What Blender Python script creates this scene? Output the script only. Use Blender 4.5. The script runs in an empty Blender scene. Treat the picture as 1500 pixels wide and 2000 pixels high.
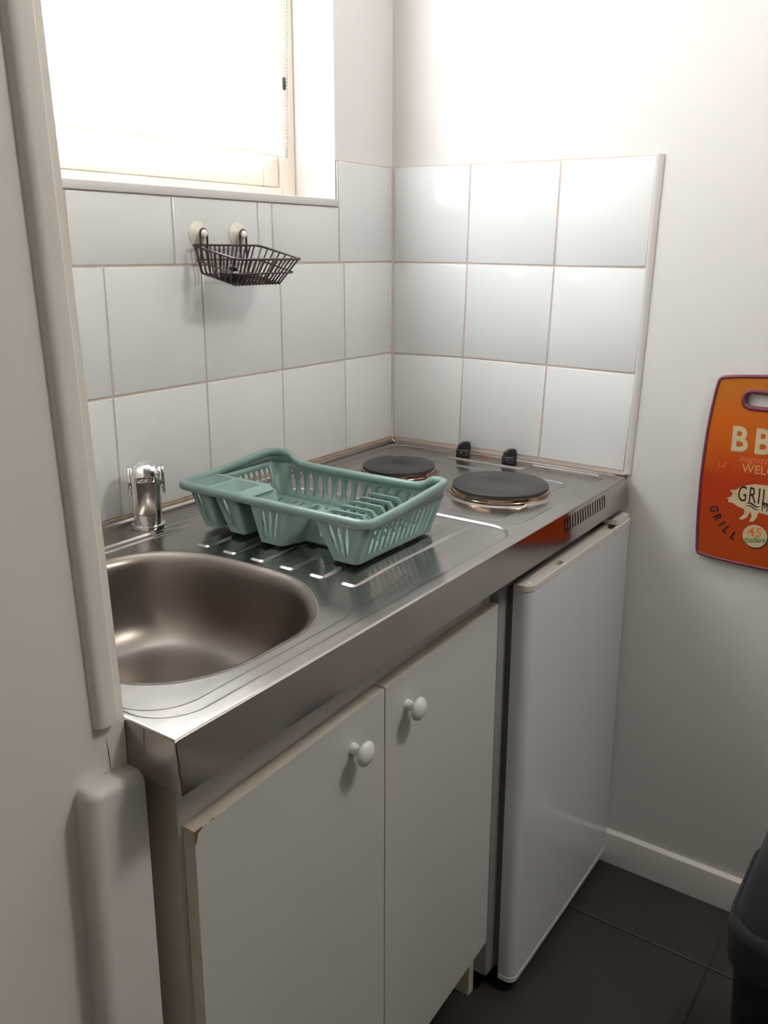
import bpy, bmesh, math, random
import numpy as np
from mathutils import Vector, Matrix
from mathutils.geometry import tessellate_polygon

random.seed(7)
sc = bpy.context.scene
COL = sc.collection
H = 0.903                      # worktop height; everything below is measured from the worktop top, then lifted by H

# ------------------------------------------------------------------ camera, world, lights, exposure
cd = bpy.data.cameras.new('camera')
cam = bpy.data.objects.new('camera', cd)
COL.objects.link(cam)
cd.sensor_fit = 'VERTICAL'
cd.sensor_height = 36.0
cd.lens = 1709.83 * 36.0 / 2000.0
cd.shift_x = -57.9 / 2000.0
cd.shift_y = -82.93 / 2000.0
cd.clip_start = 0.02
cam.matrix_world = Matrix(((0.55344857, 0.20064798, -0.80835331, -1.68778),
                           (-0.83282624, 0.14468635, -0.53429047, -1.18095),
                           (0.00975338, 0.96892015, 0.24718135, 0.45115 + H),
                           (0, 0, 0, 1)))
sc.camera = cam

w = bpy.data.worlds.new('world')
sc.world = w
w.use_nodes = True
w.node_tree.nodes['Background'].inputs[0].default_value = (0.93, 0.96, 1.0, 1)
w.node_tree.nodes['Background'].inputs[1].default_value = 6.5

def area(name, loc, rot, sx, sy, power, col):
    l = bpy.data.lights.new(name, 'AREA')
    l.shape = 'RECTANGLE'
    l.size, l.size_y, l.energy, l.color = sx, sy, power, col
    o = bpy.data.objects.new(name, l)
    COL.objects.link(o)
    o.location = (loc[0], loc[1], loc[2] + H)
    o.rotation_euler = rot
    return o
# daylight outside the kitchen window
area('daylight_outside_window', (-0.68, 0.75, 1.15), (math.radians(-78), 0, 0), 1.5, 1.4, 154, (0.97, 0.98, 1.0))
# added fill light without a known fixture, above and right of the camera
pl = bpy.data.lights.new('fill_light', 'POINT')
pl.energy, pl.color, pl.shadow_soft_size = 31, (1.0, 0.96, 0.91), 0.12
po = bpy.data.objects.new('fill_light', pl); COL.objects.link(po)
po.location = (-0.45, -1.55, 1.47 + H)

sc.view_settings.view_transform = 'Standard'
sc.view_settings.look = 'None'
sc.view_settings.gamma = 1.0
sc.view_settings.use_curve_mapping = False
sc.view_settings.exposure = 0.0
sc.cycles.use_denoising = True
sc.cycles.max_bounces = 12
sc.cycles.diffuse_bounces = 7
sc.cycles.glossy_bounces = 6
sc.cycles.transparent_max_bounces = 12
sc.cycles.sample_clamp_indirect = 6.0

# ------------------------------------------------------------------ materials
def mat(name, col, rough=0.5, metal=0.0, noise=None, bump=None, rvar=0.0, spec=0.5, coat=0.0, aniso=None, brush=None):
    """noise=(scale, colour2, amount)  bump=(scale, strength, distance)"""
    m = bpy.data.materials.new(name)
    m.use_nodes = True
    nt = m.node_tree
    b = nt.nodes['Principled BSDF']
    b.inputs['Base Color'].default_value = (*col, 1)
    b.inputs['Roughness'].default_value = rough
    b.inputs['Metallic'].default_value = metal
    b.inputs['Specular IOR Level'].default_value = spec
    b.inputs['Coat Weight'].default_value = coat
    if brush:                                # brushed metal: broader gloss across the brushing direction
        cx = nt.nodes.new('ShaderNodeCombineXYZ')
        for k in range(3): cx.inputs[k].default_value = brush[k]
        nt.links.new(cx.outputs[0], b.inputs['Tangent'])
        b.inputs['Anisotropic'].default_value = 0.75
    tc = nt.nodes.new('ShaderNodeTexCoord')
    vec = tc.outputs['Object']
    if aniso:
        mp = nt.nodes.new('ShaderNodeMapping')
        mp.inputs['Scale'].default_value = aniso
        nt.links.new(vec, mp.inputs[0])
        vec = mp.outputs[0]
    if noise:
        n = nt.nodes.new('ShaderNodeTexNoise')
        n.inputs['Scale'].default_value = noise[0]
        n.inputs['Detail'].default_value = 5
        nt.links.new(vec, n.inputs['Vector'])
        r = nt.nodes.new('ShaderNodeMapRange')
        r.inputs[1].default_value, r.inputs[2].default_value = 0.35, 0.7
        r.inputs[4].default_value = noise[2]
        nt.links.new(n.outputs['Fac'], r.inputs[0])
        mx = nt.nodes.new('ShaderNodeMix')
        mx.data_type = 'RGBA'
        mx.inputs[6].default_value = (*col, 1)
        mx.inputs[7].default_value = (*noise[1], 1)
        nt.links.new(r.outputs[0], mx.inputs[0])
        nt.links.new(mx.outputs[2], b.inputs['Base Color'])
        if rvar:
            r2 = nt.nodes.new('ShaderNodeMapRange')
            r2.inputs[1].default_value, r2.inputs[2].default_value = 0.3, 0.7
            r2.inputs[3].default_value, r2.inputs[4].default_value = rough - rvar, rough + rvar
            nt.links.new(n.outputs['Fac'], r2.inputs[0])
            nt.links.new(r2.outputs[0], b.inputs['Roughness'])
    if bump:
        n2 = nt.nodes.new('ShaderNodeTexNoise')
        n2.inputs['Scale'].default_value = bump[0]
        n2.inputs['Detail'].default_value = 3
        nt.links.new(vec, n2.inputs['Vector'])
        bp = nt.nodes.new('ShaderNodeBump')
        bp.inputs['Strength'].default_value = bump[1]
        bp.inputs['Distance'].default_value = bump[2]
        nt.links.new(n2.outputs['Fac'], bp.inputs['Height'])
        nt.links.new(bp.outputs[0], b.inputs['Normal'])
    return m

M = {}
M['paint_lit'] = mat('lightened_white_paint', (0.75, 0.735, 0.72), 0.5, noise=(3, (0.73, 0.71, 0.695), 0.7), bump=(60, 0.12, 0.002))  # wall paint lightened, bounced light beside the window put into the colour
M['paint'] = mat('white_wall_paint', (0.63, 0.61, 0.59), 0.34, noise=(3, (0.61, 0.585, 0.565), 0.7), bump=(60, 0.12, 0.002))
M['paint_beige'] = mat('beige_gloss_paint', (0.76, 0.73, 0.68), 0.38, noise=(5, (0.73, 0.685, 0.62), 0.8), bump=(35, 0.12, 0.003))
M['hall'] = mat('dark_hall_paint', (0.10, 0.075, 0.06), 0.6)
M['paint_shaded'] = mat('shaded_beige_paint', (0.58, 0.565, 0.53), 0.45, noise=(5, (0.55, 0.53, 0.49), 0.8), bump=(35, 0.12, 0.003))  # the pier's beige paint darkened, the block's shade put into the colour
M['ceiling'] = mat('ceiling_paint', (0.80, 0.78, 0.75), 0.7)
M['tile'] = mat('white_glazed_tile', (0.70, 0.71, 0.71), 0.10, noise=(7, (0.685, 0.70, 0.695), 0.8), bump=(9, 0.06, 0.004), spec=0.55)
M['grout'] = mat('pink_beige_grout', (0.60, 0.51, 0.46), 0.85, noise=(25, (0.52, 0.42, 0.35), 0.9))
M['sealant'] = mat('stained_sealant', (0.33, 0.24, 0.18), 0.6, noise=(40, (0.22, 0.15, 0.10), 0.9))
M['floor'] = mat('dark_floor_tile', (0.034, 0.028, 0.025), 0.45, noise=(9, (0.027, 0.022, 0.020), 0.9), bump=(120, 0.12, 0.001))
M['floor_grout'] = mat('dark_floor_grout', (0.030, 0.025, 0.022), 0.8)
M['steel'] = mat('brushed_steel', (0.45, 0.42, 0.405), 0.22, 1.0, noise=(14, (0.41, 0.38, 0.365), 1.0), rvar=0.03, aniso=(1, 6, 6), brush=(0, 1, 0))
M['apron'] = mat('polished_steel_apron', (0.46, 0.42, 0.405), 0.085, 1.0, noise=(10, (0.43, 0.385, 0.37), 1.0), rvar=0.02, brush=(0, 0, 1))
M['bowl'] = mat('satin_steel_bowl_shaded', (0.27, 0.235, 0.21), 0.34, 1.0, noise=(8, (0.24, 0.205, 0.18), 1.0), rvar=0.04)  # steel darkened so that the bowl's shade sits in its colour
M['chrome'] = mat('chrome', (0.82, 0.82, 0.83), 0.06, 1.0)
M['ring'] = mat('heat_tinted_steel', (0.55, 0.44, 0.36), 0.14, 1.0, noise=(30, (0.30, 0.18, 0.12), 0.9))
M['iron'] = mat('cast_iron_plate', (0.036, 0.033, 0.033), 0.5, 0.0, noise=(60, (0.028, 0.026, 0.027), 1.0), bump=(300, 0.1, 0.0005))
M['black'] = mat('black_plastic', (0.014, 0.015, 0.017), 0.32)
M['void'] = mat('inside_shade', (0.02, 0.02, 0.02), 0.9)  # near-black colour that stands for the shade inside openings
M['red'] = mat('red_lens', (0.30, 0.02, 0.02), 0.25)
M['mint'] = mat('sage_green_plastic', (0.190, 0.292, 0.262), 0.30, noise=(6, (0.18, 0.28, 0.25), 0.8), spec=0.5)
M['laminate'] = mat('white_laminate', (0.60, 0.60, 0.57), 0.40, noise=(4, (0.58, 0.575, 0.545), 0.8), bump=(160, 0.05, 0.001))
M['edge'] = mat('cream_edge_band', (0.74, 0.68, 0.60), 0.45, noise=(12, (0.58, 0.49, 0.38), 0.8))
M['side'] = mat('cream_side_board', (0.64, 0.60, 0.52), 0.5, noise=(5, (0.60, 0.55, 0.46), 0.8))
M['wood'] = mat('bare_chipboard', (0.16, 0.10, 0.055), 0.8)
M['knob'] = mat('white_porcelain_knob', (0.74, 0.75, 0.76), 0.25)
M['fridge'] = mat('white_enamel', (0.66, 0.68, 0.71), 0.15, bump=(220, 0.05, 0.0008))
M['fridge_cap'] = mat('ivory_plastic', (0.66, 0.62, 0.57), 0.38)
M['fridge_body'] = mat('grey_painted_steel', (0.34, 0.35, 0.35), 0.35)
M['gasket'] = mat('grey_gasket', (0.12, 0.125, 0.125), 0.6)
M['wire'] = mat('brown_coated_wire', (0.040, 0.018, 0.016), 0.35)
M['rubber'] = mat('black_rubber', (0.012, 0.013, 0.018), 0.4)
M['cup'] = mat('cream_suction_cup', (0.68, 0.64, 0.56), 0.35)
M['purple'] = mat('plum_plastic_edge', (0.16, 0.032, 0.055), 0.4)
M['print_cream'] = mat('cream_print', (0.55, 0.44, 0.27), 0.4, noise=(60, (0.48, 0.37, 0.22), 0.9))
M['print_red'] = mat('dull_red_print', (0.42, 0.10, 0.04), 0.4)
M['print_pale'] = mat('faded_pink_print', (0.58, 0.16, 0.08), 0.4)
M['print_tan'] = mat('tan_print', (0.58, 0.26, 0.10), 0.4)
M['print_black'] = mat('black_print', (0.015, 0.008, 0.012), 0.4)
M['print_orange'] = mat('orange_print', (0.60, 0.17, 0.03), 0.4)
M['print_green'] = mat('green_print', (0.10, 0.22, 0.05), 0.4)
M['frame'] = mat('cream_window_frame', (0.82, 0.75, 0.66), 0.4)
M['white_plastic'] = mat('white_plastic', (0.80, 0.80, 0.78), 0.35)
M['chain'] = mat('grey_bead_plastic', (0.45, 0.44, 0.43), 0.4)
M['bin_lid'] = mat('dark_grey_plastic', (0.024, 0.026, 0.029), 0.34)
M['bin_body'] = mat('navy_black_plastic', (0.008, 0.009, 0.016), 0.5)

# board print: orange at the top, deeper red below, mottled
m = M['board'] = mat('orange_board_print', (0.60, 0.14, 0.01), 0.40, spec=0.3)
nt = m.node_tree
tc = nt.nodes.new('ShaderNodeTexCoord'); sp = nt.nodes.new('ShaderNodeSeparateXYZ')
nt.links.new(tc.outputs['Object'], sp.inputs[0])
nz = nt.nodes.new('ShaderNodeTexNoise'); nz.inputs['Scale'].default_value = 14; nz.inputs['Detail'].default_value = 6
nt.links.new(tc.outputs['Object'], nz.inputs['Vector'])
ma = nt.nodes.new('ShaderNodeMath'); ma.operation = 'MULTIPLY_ADD'; ma.inputs[1].default_value = 0.16
nt.links.new(nz.outputs['Fac'], ma.inputs[0]); nt.links.new(sp.outputs['Z'], ma.inputs[2])
mr = nt.nodes.new('ShaderNodeMapRange'); mr.inputs[1].default_value = 0.10; mr.inputs[2].default_value = 0.43
nt.links.new(ma.outputs[0], mr.inputs[0])
cr = nt.nodes.new('ShaderNodeValToRGB')
cr.color_ramp.elements[0].position = 0.0; cr.color_ramp.elements[0].color = (0.36, 0.050, 0.004, 1)
cr.color_ramp.elements[1].position = 1.0; cr.color_ramp.elements[1].color = (0.42, 0.13, 0.012, 1)
e = cr.color_ramp.elements.new(0.4); e.color = (0.38, 0.032, 0.005, 1)
e = cr.color_ramp.elements.new(0.75); e.color = (0.50, 0.10, 0.005, 1)
nt.links.new(mr.outputs[0], cr.inputs[0])
nt.links.new(cr.outputs[0], nt.nodes['Principled BSDF'].inputs['Base Color'])

# translucent roller-blind cloth
m = M['blind'] = bpy.data.materials.new('white_blind_cloth'); m.use_nodes = True
nt = m.node_tree; nt.nodes.remove(nt.nodes['Principled BSDF'])
d = nt.nodes.new('ShaderNodeBsdfDiffuse'); d.inputs[0].default_value = (0.85, 0.85, 0.85, 1)
t = nt.nodes.new('ShaderNodeBsdfTranslucent'); t.inputs[0].default_value = (0.90, 0.90, 0.90, 1)
tr = nt.nodes.new('ShaderNodeBsdfTransparent')
m1 = nt.nodes.new('ShaderNodeMixShader'); m1.inputs[0].default_value = 0.7
m2 = nt.nodes.new('ShaderNodeMixShader'); m2.inputs[0].default_value = 0.12
nt.links.new(d.outputs[0], m1.inputs[1]); nt.links.new(t.outputs[0], m1.inputs[2])
nt.links.new(m1.outputs[0], m2.inputs[1]); nt.links.new(tr.outputs[0], m2.inputs[2])
nt.links.new(m2.outputs[0], nt.nodes['Material Output'].inputs[0])
# window pane: thin glass
m = M['glass'] = bpy.data.materials.new('window_glass'); m.use_nodes = True
nt = m.node_tree; nt.nodes.remove(nt.nodes['Principled BSDF'])
tr = nt.nodes.new('ShaderNodeBsdfTransparent'); tr.inputs[0].default_value = (0.96, 0.97, 0.97, 1)
gl = nt.nodes.new('ShaderNodeBsdfGlossy'); gl.inputs['Roughness'].default_value = 0.02
mx = nt.nodes.new('ShaderNodeMixShader'); mx.inputs[0].default_value = 0.06
nt.links.new(tr.outputs[0], mx.inputs[1]); nt.links.new(gl.outputs[0], mx.inputs[2])
nt.links.new(mx.outputs[0], nt.nodes['Material Output'].inputs[0])
# clear suction-cup button
M['clear'] = mat('clear_plastic', (0.85, 0.83, 0.78), 0.12)

# ------------------------------------------------------------------ mesh helpers
class MB:
    def __init__(s): s.v = []; s.f = []
    def add(s, v, f):
        n = len(s.v); s.v += [tuple(p) for p in v]; s.f += [tuple(i + n for i in q) for q in f]; return s
    def box(s, x0, x1, y0, y1, z0, z1, bev=0.0, seg=2):
        bm = bmesh.new(); bmesh.ops.create_cube(bm, size=1)
        for v in bm.verts:
            v.co = ((x0 + x1) / 2 + v.co.x * (x1 - x0), (y0 + y1) / 2 + v.co.y * (y1 - y0), (z0 + z1) / 2 + v.co.z * (z1 - z0))
        if bev: bmesh.ops.bevel(bm, geom=bm.edges[:], offset=bev, segments=seg, affect='EDGES', profile=0.5)
        bm.verts.index_update()
        s.add([v.co[:] for v in bm.verts], [[v.index for v in f.verts] for f in bm.faces]); bm.free(); return s
    def hexa(s, c):
        """8 corners: bottom ring then top ring"""
        return s.add(c, [(3, 2, 1, 0), (4, 5, 6, 7), (0, 1, 5, 4), (1, 2, 6, 5), (2, 3, 7, 6), (3, 0, 4, 7)])
    def tube(s, path, r, seg=8, closed=False, prof=None, up=None):
        P = [Vector(p) for p in path]; n = len(P); rings = []
        N = None
        for i in range(n):
            a = P[(i - 1) % n] if (closed or i > 0) else P[i]; b = P[(i + 1) % n] if (closed or i < n - 1) else P[i]
            T = (b - a).normalized()
            if up is not None: N = (Vector(up) - T * T.dot(Vector(up))).normalized()
            elif N is None: N = T.orthogonal().normalized()
            else: N = (N - T * T.dot(N)).normalized()
            B = T.cross(N)
            rr = r[i] if isinstance(r, (list, tuple)) else r
            pr = prof or [(math.cos(2 * math.pi * k / seg), math.sin(2 * math.pi * k / seg)) for k in range(seg)]
            rings.append([P[i] + (N * u + B * w_) * rr for u, w_ in pr])
        m_ = len(rings[0]); V = [v for g in rings for v in g]; F = []
        for i in range(n if closed else n - 1):
            j = (i + 1) % n
            for k in range(m_):
                l = (k + 1) % m_
                F.append((i * m_ + k, i * m_ + l, j * m_ + l, j * m_ + k))
        if not closed:
            F.append(tuple(range(m_))[::-1]); F.append(tuple((n - 1) * m_ + k for k in range(m_)))
        return s.add(V, F)
    def lathe(s, prof, c=(0, 0, 0), seg=32, ax='z', sx=1, sy=1, close=True):
        V = []; F = []; n = len(prof)
        for k in range(seg):
            a = 2 * math.pi * k / seg
            for r, h in prof:
                x, y = r * math.cos(a) * sx, r * math.sin(a) * sy
                p = (x, y, h) if ax == 'z' else ((x, h, y) if ax == 'y' else (h, x, y))
                V.append((c[0] + p[0], c[1] + p[1], c[2] + p[2]))
        for k in range(seg):
            l = (k + 1) % seg
            for i in range(n - 1): F.append((k * n + i, l * n + i, l * n + i + 1, k * n + i + 1))
        if close:
            F.append(tuple(k * n for k in range(seg))[::-1]); F.append(tuple(k * n + n - 1 for k in range(seg)))
        return s.add(V, F)
    def loft(s, rings, cap0=True, cap1=True):
        m_ = len(rings[0]); V = [p for r in rings for p in r]; F = []
        for i in range(len(rings) - 1):
            for k in range(m_):
                l = (k + 1) % m_
                F.append((i * m_ + k, i * m_ + l, (i + 1) * m_ + l, (i + 1) * m_ + k))
        if cap0: F.append(tuple(range(m_))[::-1])
        if cap1: F.append(tuple((len(rings) - 1) * m_ + k for k in range(m_)))
        return s.add(V, F)
    def sheet(s, outer, holes, fn):
        """2-D outline with holes, triangulated, mapped to 3-D by fn"""
        loops = [outer] + holes
        tri = tessellate_polygon([[Vector((p[0], p[1], 0)) for p in l] for l in loops])
        flat = [p for l in loops for p in l]
        return s.add([fn(*p) for p in flat], tri)
    def slab(s, outer, holes, fn, th):
        """sheet with thickness: fn(u, v, w)"""
        loops = [outer] + holes
        tri = tessellate_polygon([[Vector((p[0], p[1], 0)) for p in l] for l in loops])
        flat = [p for l in loops for p in l]; n = len(flat)
        V = [fn(u, v, 0) for u, v in flat] + [fn(u, v, th) for u, v in flat]
        F = [tuple(t_) for t_ in tri] + [tuple(i + n for i in t_)[::-1] for t_ in tri]
        o = 0
        for l in loops:
            k = len(l)
            for i in range(k):
                j = (i + 1) % k
                F.append((o + i, o + j, o + j + n, o + i + n))
            o += k
        return s.add(V, F)

ORG = {}
def link(name, me, parent, org):
    o = bpy.data.objects.new(name, me); COL.objects.link(o)
    if parent is not None: o.parent = parent
    else: o.location = org
    ORG[o.name] = Vector(org)
    return o
def obj(name, mb, m_, parent=None, org=None, ang=35, weld=0.0, flat=False):
    if parent is not None: org = ORG[parent.name]
    elif org is None:
        a = np.array(mb.v); lo, hi = a.min(0), a.max(0)
        org = ((lo[0] + hi[0]) / 2, (lo[1] + hi[1]) / 2, lo[2])
    org = Vector(org)
    me = bpy.data.meshes.new(name)
    me.from_pydata([tuple(Vector(p) - org) for p in mb.v], [], mb.f)
    me.validate()
    bm = bmesh.new(); bm.from_mesh(me)
    if weld: bmesh.ops.remove_doubles(bm, verts=bm.verts[:], dist=weld)
    bmesh.ops.recalc_face_normals(bm, faces=bm.faces[:])
    bm.to_mesh(me); bm.free()
    if not flat:
        me.shade_smooth(); me.set_sharp_from_angle(angle=math.radians(ang))
    if m_ is not None: me.materials.append(m_)
    return link(name, me, parent, org)
def thing(name, label, cat, loc, group=None):
    o = link(name, None, None, loc); tag(o, label, cat, group); o.empty_display_size = 0.05
    return o
def tag(o, label, cat=None, group=None):
    o['label'] = label
    if cat: o['category'] = cat
    if group: o['group'] = group
    return o
def struct(name, mb, m_, org=None, **k):
    o = obj(name, mb, m_, None, org, **k); o['kind'] = 'structure'; return o
def copy_part(o, parent, name=None):
    c = o.copy(); COL.objects.link(c); c.parent = parent; ORG[c.name] = ORG[parent.name]; return c
def rrect(x0, x1, y0, y1, r, n=5):
    P = []
    for cx, cy, a0 in ((x1 - r, y1 - r, 0), (x0 + r, y1 - r, 90), (x0 + r, y0 + r, 180), (x1 - r, y0 + r, 270)):
        for k in range(n + 1):
            a = math.radians(a0 + 90 * k / n); P.append((cx + r * math.cos(a), cy + r * math.sin(a)))
    return P
def ell(cx, cy, rx, ry, n=14, p=1.0):
    return [(cx + rx * math.cos(2 * math.pi * k / n), cy + ry * math.sin(2 * math.pi * k / n)) for k in range(n)]

# ------------------------------------------------------------------ room shell
CEIL = 1.62
b = MB()                                                        # back wall with the window opening
WX0, WX1, WZ0, WZ1 = -1.17, -0.205, 0.528, 1.42
b.box(-3.2, WX0, 0.0, 0.30, -H, CEIL); b.box(WX1, 0.15, 0.0, 0.30, -H, CEIL)
b.box(WX0, WX1, 0.0, 0.30, -H, WZ0); b.box(WX0, WX1, 0.0, 0.30, WZ1, CEIL)
wall_back = struct('wall_back', b, M['paint_lit'], org=(0, 0, 0), flat=True)
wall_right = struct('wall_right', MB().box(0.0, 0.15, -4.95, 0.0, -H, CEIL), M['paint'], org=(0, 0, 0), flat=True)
struct('ceiling', MB().box(-3.2, 0.15, -4.9, 0.3, CEIL, CEIL + 0.1), M['ceiling'], org=(0, 0, CEIL), flat=True)
struct('wall_front', MB().box(-3.2, 0.15, -4.95, -4.8, -H, CEIL), M['hall'], org=(0, -4.9, 0), flat=True)
struct('wall_far_left', MB().box(-3.2, -3.05, -4.8, 0.0, -H, CEIL), M['paint_beige'], org=(-3.1, 0, 0), flat=True)
floor = struct('floor', MB().box(-3.05, 0.0, -4.8, 0.0, -H - 0.06, -H - 0.003), M['floor_grout'], org=(0, 0, -H), flat=True)
T = 0.45                                                        # floor tiles, joints recessed
for i in range(7):
    for j in range(11):
        x1, y1 = 0.26 - T * i - 0.001, 0.01 - T * j
        x0, y0 = x1 - T + 0.003, y1 - T + 0.003
        x1, x0, y0, y1 = min(x1, -0.001), max(x0, -3.049), max(y0, -4.799), min(y1, -0.001)
        if x1 - x0 < .02 or y1 - y0 < .02: continue
        q = MB()
        rb = [(x0, y0), (x1, y0), (x1, y1), (x0, y1)]; e_ = 0.0015
        ri = [(x0 + e_, y0 + e_), (x1 - e_, y0 + e_), (x1 - e_, y1 - e_), (x0 + e_, y1 - e_)]
        q.loft([[(*p, -H - 0.004) for p in rb], [(*p, -H - 0.0008) for p in rb], [(*p, -H) for p in ri]])
        obj('floor_tile', q, M['floor'], floor, flat=True)

# ---- the pier at the left (its face is parallel to the cabinet front), leaning slightly
PY = -0.522
lean = 0.037
b = MB()
def px_(z): return -1.2005 - lean * z if z > 0 else -1.2005
cs = []
for z in (-H, 0.0, CEIL):
    cs.append([(-3.05, PY, z), (px_(z), PY, z), (px_(z), -0.001, z), (-3.05, -0.001, z)])
b.loft(cs)
wall_left = struct('wall_left', b, M['paint_beige'], org=(-1.2, PY, -H), flat=True)
for pts in ([(-1.2275, 0.050), (-1.2268, 0.03), (-1.2292, 0.0)], [(-1.2225, -0.012), (-1.2210, -0.03), (-1.2205, -0.045)], [(-1.2268, -0.045), (-1.2255, -0.055), (-1.2262, -0.078)]):
    obj('paint_crack', MB().tube([(x, PY - 0.0001, z) for x, z in pts], [0.0002, 0.0006, 0.0002], 5), M['wood'], wall_left)
# vertical batten on the pier edge, ends just above the worktop
b = MB(); rings = []
for z in (0.006, CEIL - 0.001):
    xr = -1.2125 - lean * z; xl = xr - 0.0185 - 0.004 * min(z, .64) / .64
    r = [(xr, PY + 0.0005), (xr, PY - 0.0070), (xr - 0.0015, PY - 0.0085), (xl + 0.006, PY - 0.0085)]
    for k in range(1, 6):
        a = math.radians(90 * k / 5); r.append((xl + 0.006 - 0.009 * math.sin(a), PY - 0.003 - 0.0055 * math.cos(a)))
    r.append((xl - 0.005, PY + 0.0005))
    rings.append([(x, y, z) for x, y in r])
b.loft(rings)
o = struct('trim_1', b, M['paint_beige'])
# low plinth block at the foot of the pier
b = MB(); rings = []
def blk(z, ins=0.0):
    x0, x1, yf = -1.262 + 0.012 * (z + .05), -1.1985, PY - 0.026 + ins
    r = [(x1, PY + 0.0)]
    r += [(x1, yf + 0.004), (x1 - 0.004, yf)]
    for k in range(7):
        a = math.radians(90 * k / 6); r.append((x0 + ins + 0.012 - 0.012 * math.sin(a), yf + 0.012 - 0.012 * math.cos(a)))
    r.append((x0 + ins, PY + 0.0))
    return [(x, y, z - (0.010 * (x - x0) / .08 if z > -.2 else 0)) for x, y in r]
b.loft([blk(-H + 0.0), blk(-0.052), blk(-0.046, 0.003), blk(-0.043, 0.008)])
struct('trim_2', b, M['paint_shaded'], ang=40)

# ---- skirting on the right wall
b = MB()
pr = [(-0.0005, -H), (-0.0135, -H), (-0.0135, -0.838), (-0.0115, -0.8285), (-0.007, -0.8245), (-0.0005, -0.8235)]
b.loft([[(x, y, z) for x, z in pr] for y in (-0.57, -4.79)])
struct('baseboard_right', b, M['paint'])

# ---- wall tiles
def tile(q4, axis, d, parent):
    """q4: four (u,z) corners; d: how far proud of the wall; axis 'y' = back wall, 'x' = right wall"""
    cx = sum(p[0] for p in q4) / 4; cz = sum(p[1] for p in q4) / 4
    def ins(p, e_):
        return (p[0] + (e_ if p[0] < cx else -e_), p[1] + (e_ if p[1] < cz else -e_))
    ta, tb = random.uniform(-1, 1) * 0.0022, random.uniform(-1, 1) * 0.0022      # each tile sits a hair out of true
    def P(p, w_, tl=0):
        w_ = w_ + tl * (ta * (p[0] - cx) + tb * (p[1] - cz))
        return (p[0], -w_, p[1]) if axis == 'y' else (-w_, p[0], p[1])
    q = MB()
    q.loft([[P(p, 0.001) for p in q4], [P(p, d - 0.0016) for p in q4], [P(ins(p, 0.0006), d - 0.0006, 1) for p in q4], [P(ins(p, 0.002), d, 1) for p in q4]], cap0=False)
    o = obj('wall_tile', q, M['tile'], parent, ang=60)
    return o
G = 0.0016                                                     # half joint
rows = [(0.0085, 0.2105), (0.2105, 0.4160), (0.4160, 0.5275)]
jx = [-0.009, -0.186, -0.3875, -0.589, -0.792, -0.995, -1.198]
for r in (0, 1):
    for k in range(6):
        x1, x0 = jx[k] - G, jx[k + 1] + G
        z0, z1 = rows[r][0] + G, rows[r][1] - G
        tile([(x0, z0), (x1, z0), (x1, z1), (x0, z1)], 'y', 0.008, wall_back)
for x1, x0, zt in ((-0.009, -0.203, 0.619), (-0.203, -0.405, 0.5275), (-0.405, -0.444, 0.5275), (-0.444, -0.648, 0.5275), (-0.648, -0.850, 0.5275), (-0.850, -1.052, 0.5275), (-1.052, -1.198, 0.5275)):
    z0 = 0.4160 + G; z1 = zt - G * 0.5
    tile([(x0 + G, z0), (x1 - G, z0), (x1 - G, z1), (x0 + G, z1)], 'y', 0.008, wall_back)
b = MB()
b.add([(-0.0005, -0.0062, 0.002), (-1.198, -0.0062, 0.002), (-1.198, -0.0062, 0.528), (-0.2045, -0.0062, 0.528), (-0.2045, -0.0062, 0.620), (-0.0005, -0.0062, 0.620)], [(0, 1, 2, 3, 4, 5)])
b.add([(-0.0005, -0.0062, 0.620), (-0.2045, -0.0062, 0.620), (-0.2045, 0.0, 0.620), (-0.0005, 0.0, 0.620)], [(0, 1, 2, 3)])
obj('grout', b, M['grout'], wall_back, flat=True)

cols = [[(-0.0095, 0.009), (-0.0095, 0.2085), (-0.0095, 0.4150), (-0.0095, 0.6215)],
        [(-0.1925, 0.0105), (-0.1985, 0.2125), (-0.2035, 0.4160), (-0.2065, 0.6195)],
        [(-0.3935, 0.0105), (-0.4015, 0.2115), (-0.4085, 0.4145), (-0.4125, 0.6190)],
        [(-0.5850, 0.0090), (-0.5945, 0.2100), (-0.6005, 0.4150), (-0.6060, 0.6205)]]
for c in range(3):
    for r in range(3):
        A, B = cols[c], cols[c + 1]
        q4 = [(B[r][0] + G, B[r][1] + G), (A[r][0] - G, A[r][1] + G), (A[r + 1][0] - G, A[r + 1][1] - G), (B[r + 1][0] + G, B[r + 1][1] - G)]
        tile(q4, 'x', 0.008, wall_right)
b = MB()
b.add([(-0.0062, -0.0005, 0.002), (-0.0062, -0.0005, 0.6205), (-0.0062, -0.607, 0.6205), (-0.0062, -0.586, 0.002)], [(0, 1, 2, 3)])
obj('grout', b, M['grout'], wall_right, flat=True)
# the filled grout fillet that closes the tiled field at its open edge
b = MB()
b.loft([[(-0.0005, yo - 0.011, z), (-0.0030, yo - 0.010, z), (-0.0075, yo - 0.003, z), (-0.0075, yo + 0.002, z), (-0.0005, yo + 0.002, z)] for yo, z in ((-0.5865, 0.004), (-0.5945, 0.21), (-0.6005, 0.415), (-0.6065, 0.6215))])
obj('edge_fillet', b, M['paint'], wall_right)
# corner grout
b = MB().tube([(-0.0075, -0.0075, 0.004), (-0.0075, -0.0075, 0.62)], 0.0035, 8)
obj('corner_grout', b, M['grout'], wall_back)

# ---- window
win = link('window_1', None, None, (-0.68, 0.12, WZ0)); win['kind'] = 'structure'; win['label'] = 'bright white window behind a lowered blind above the sink'
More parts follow.
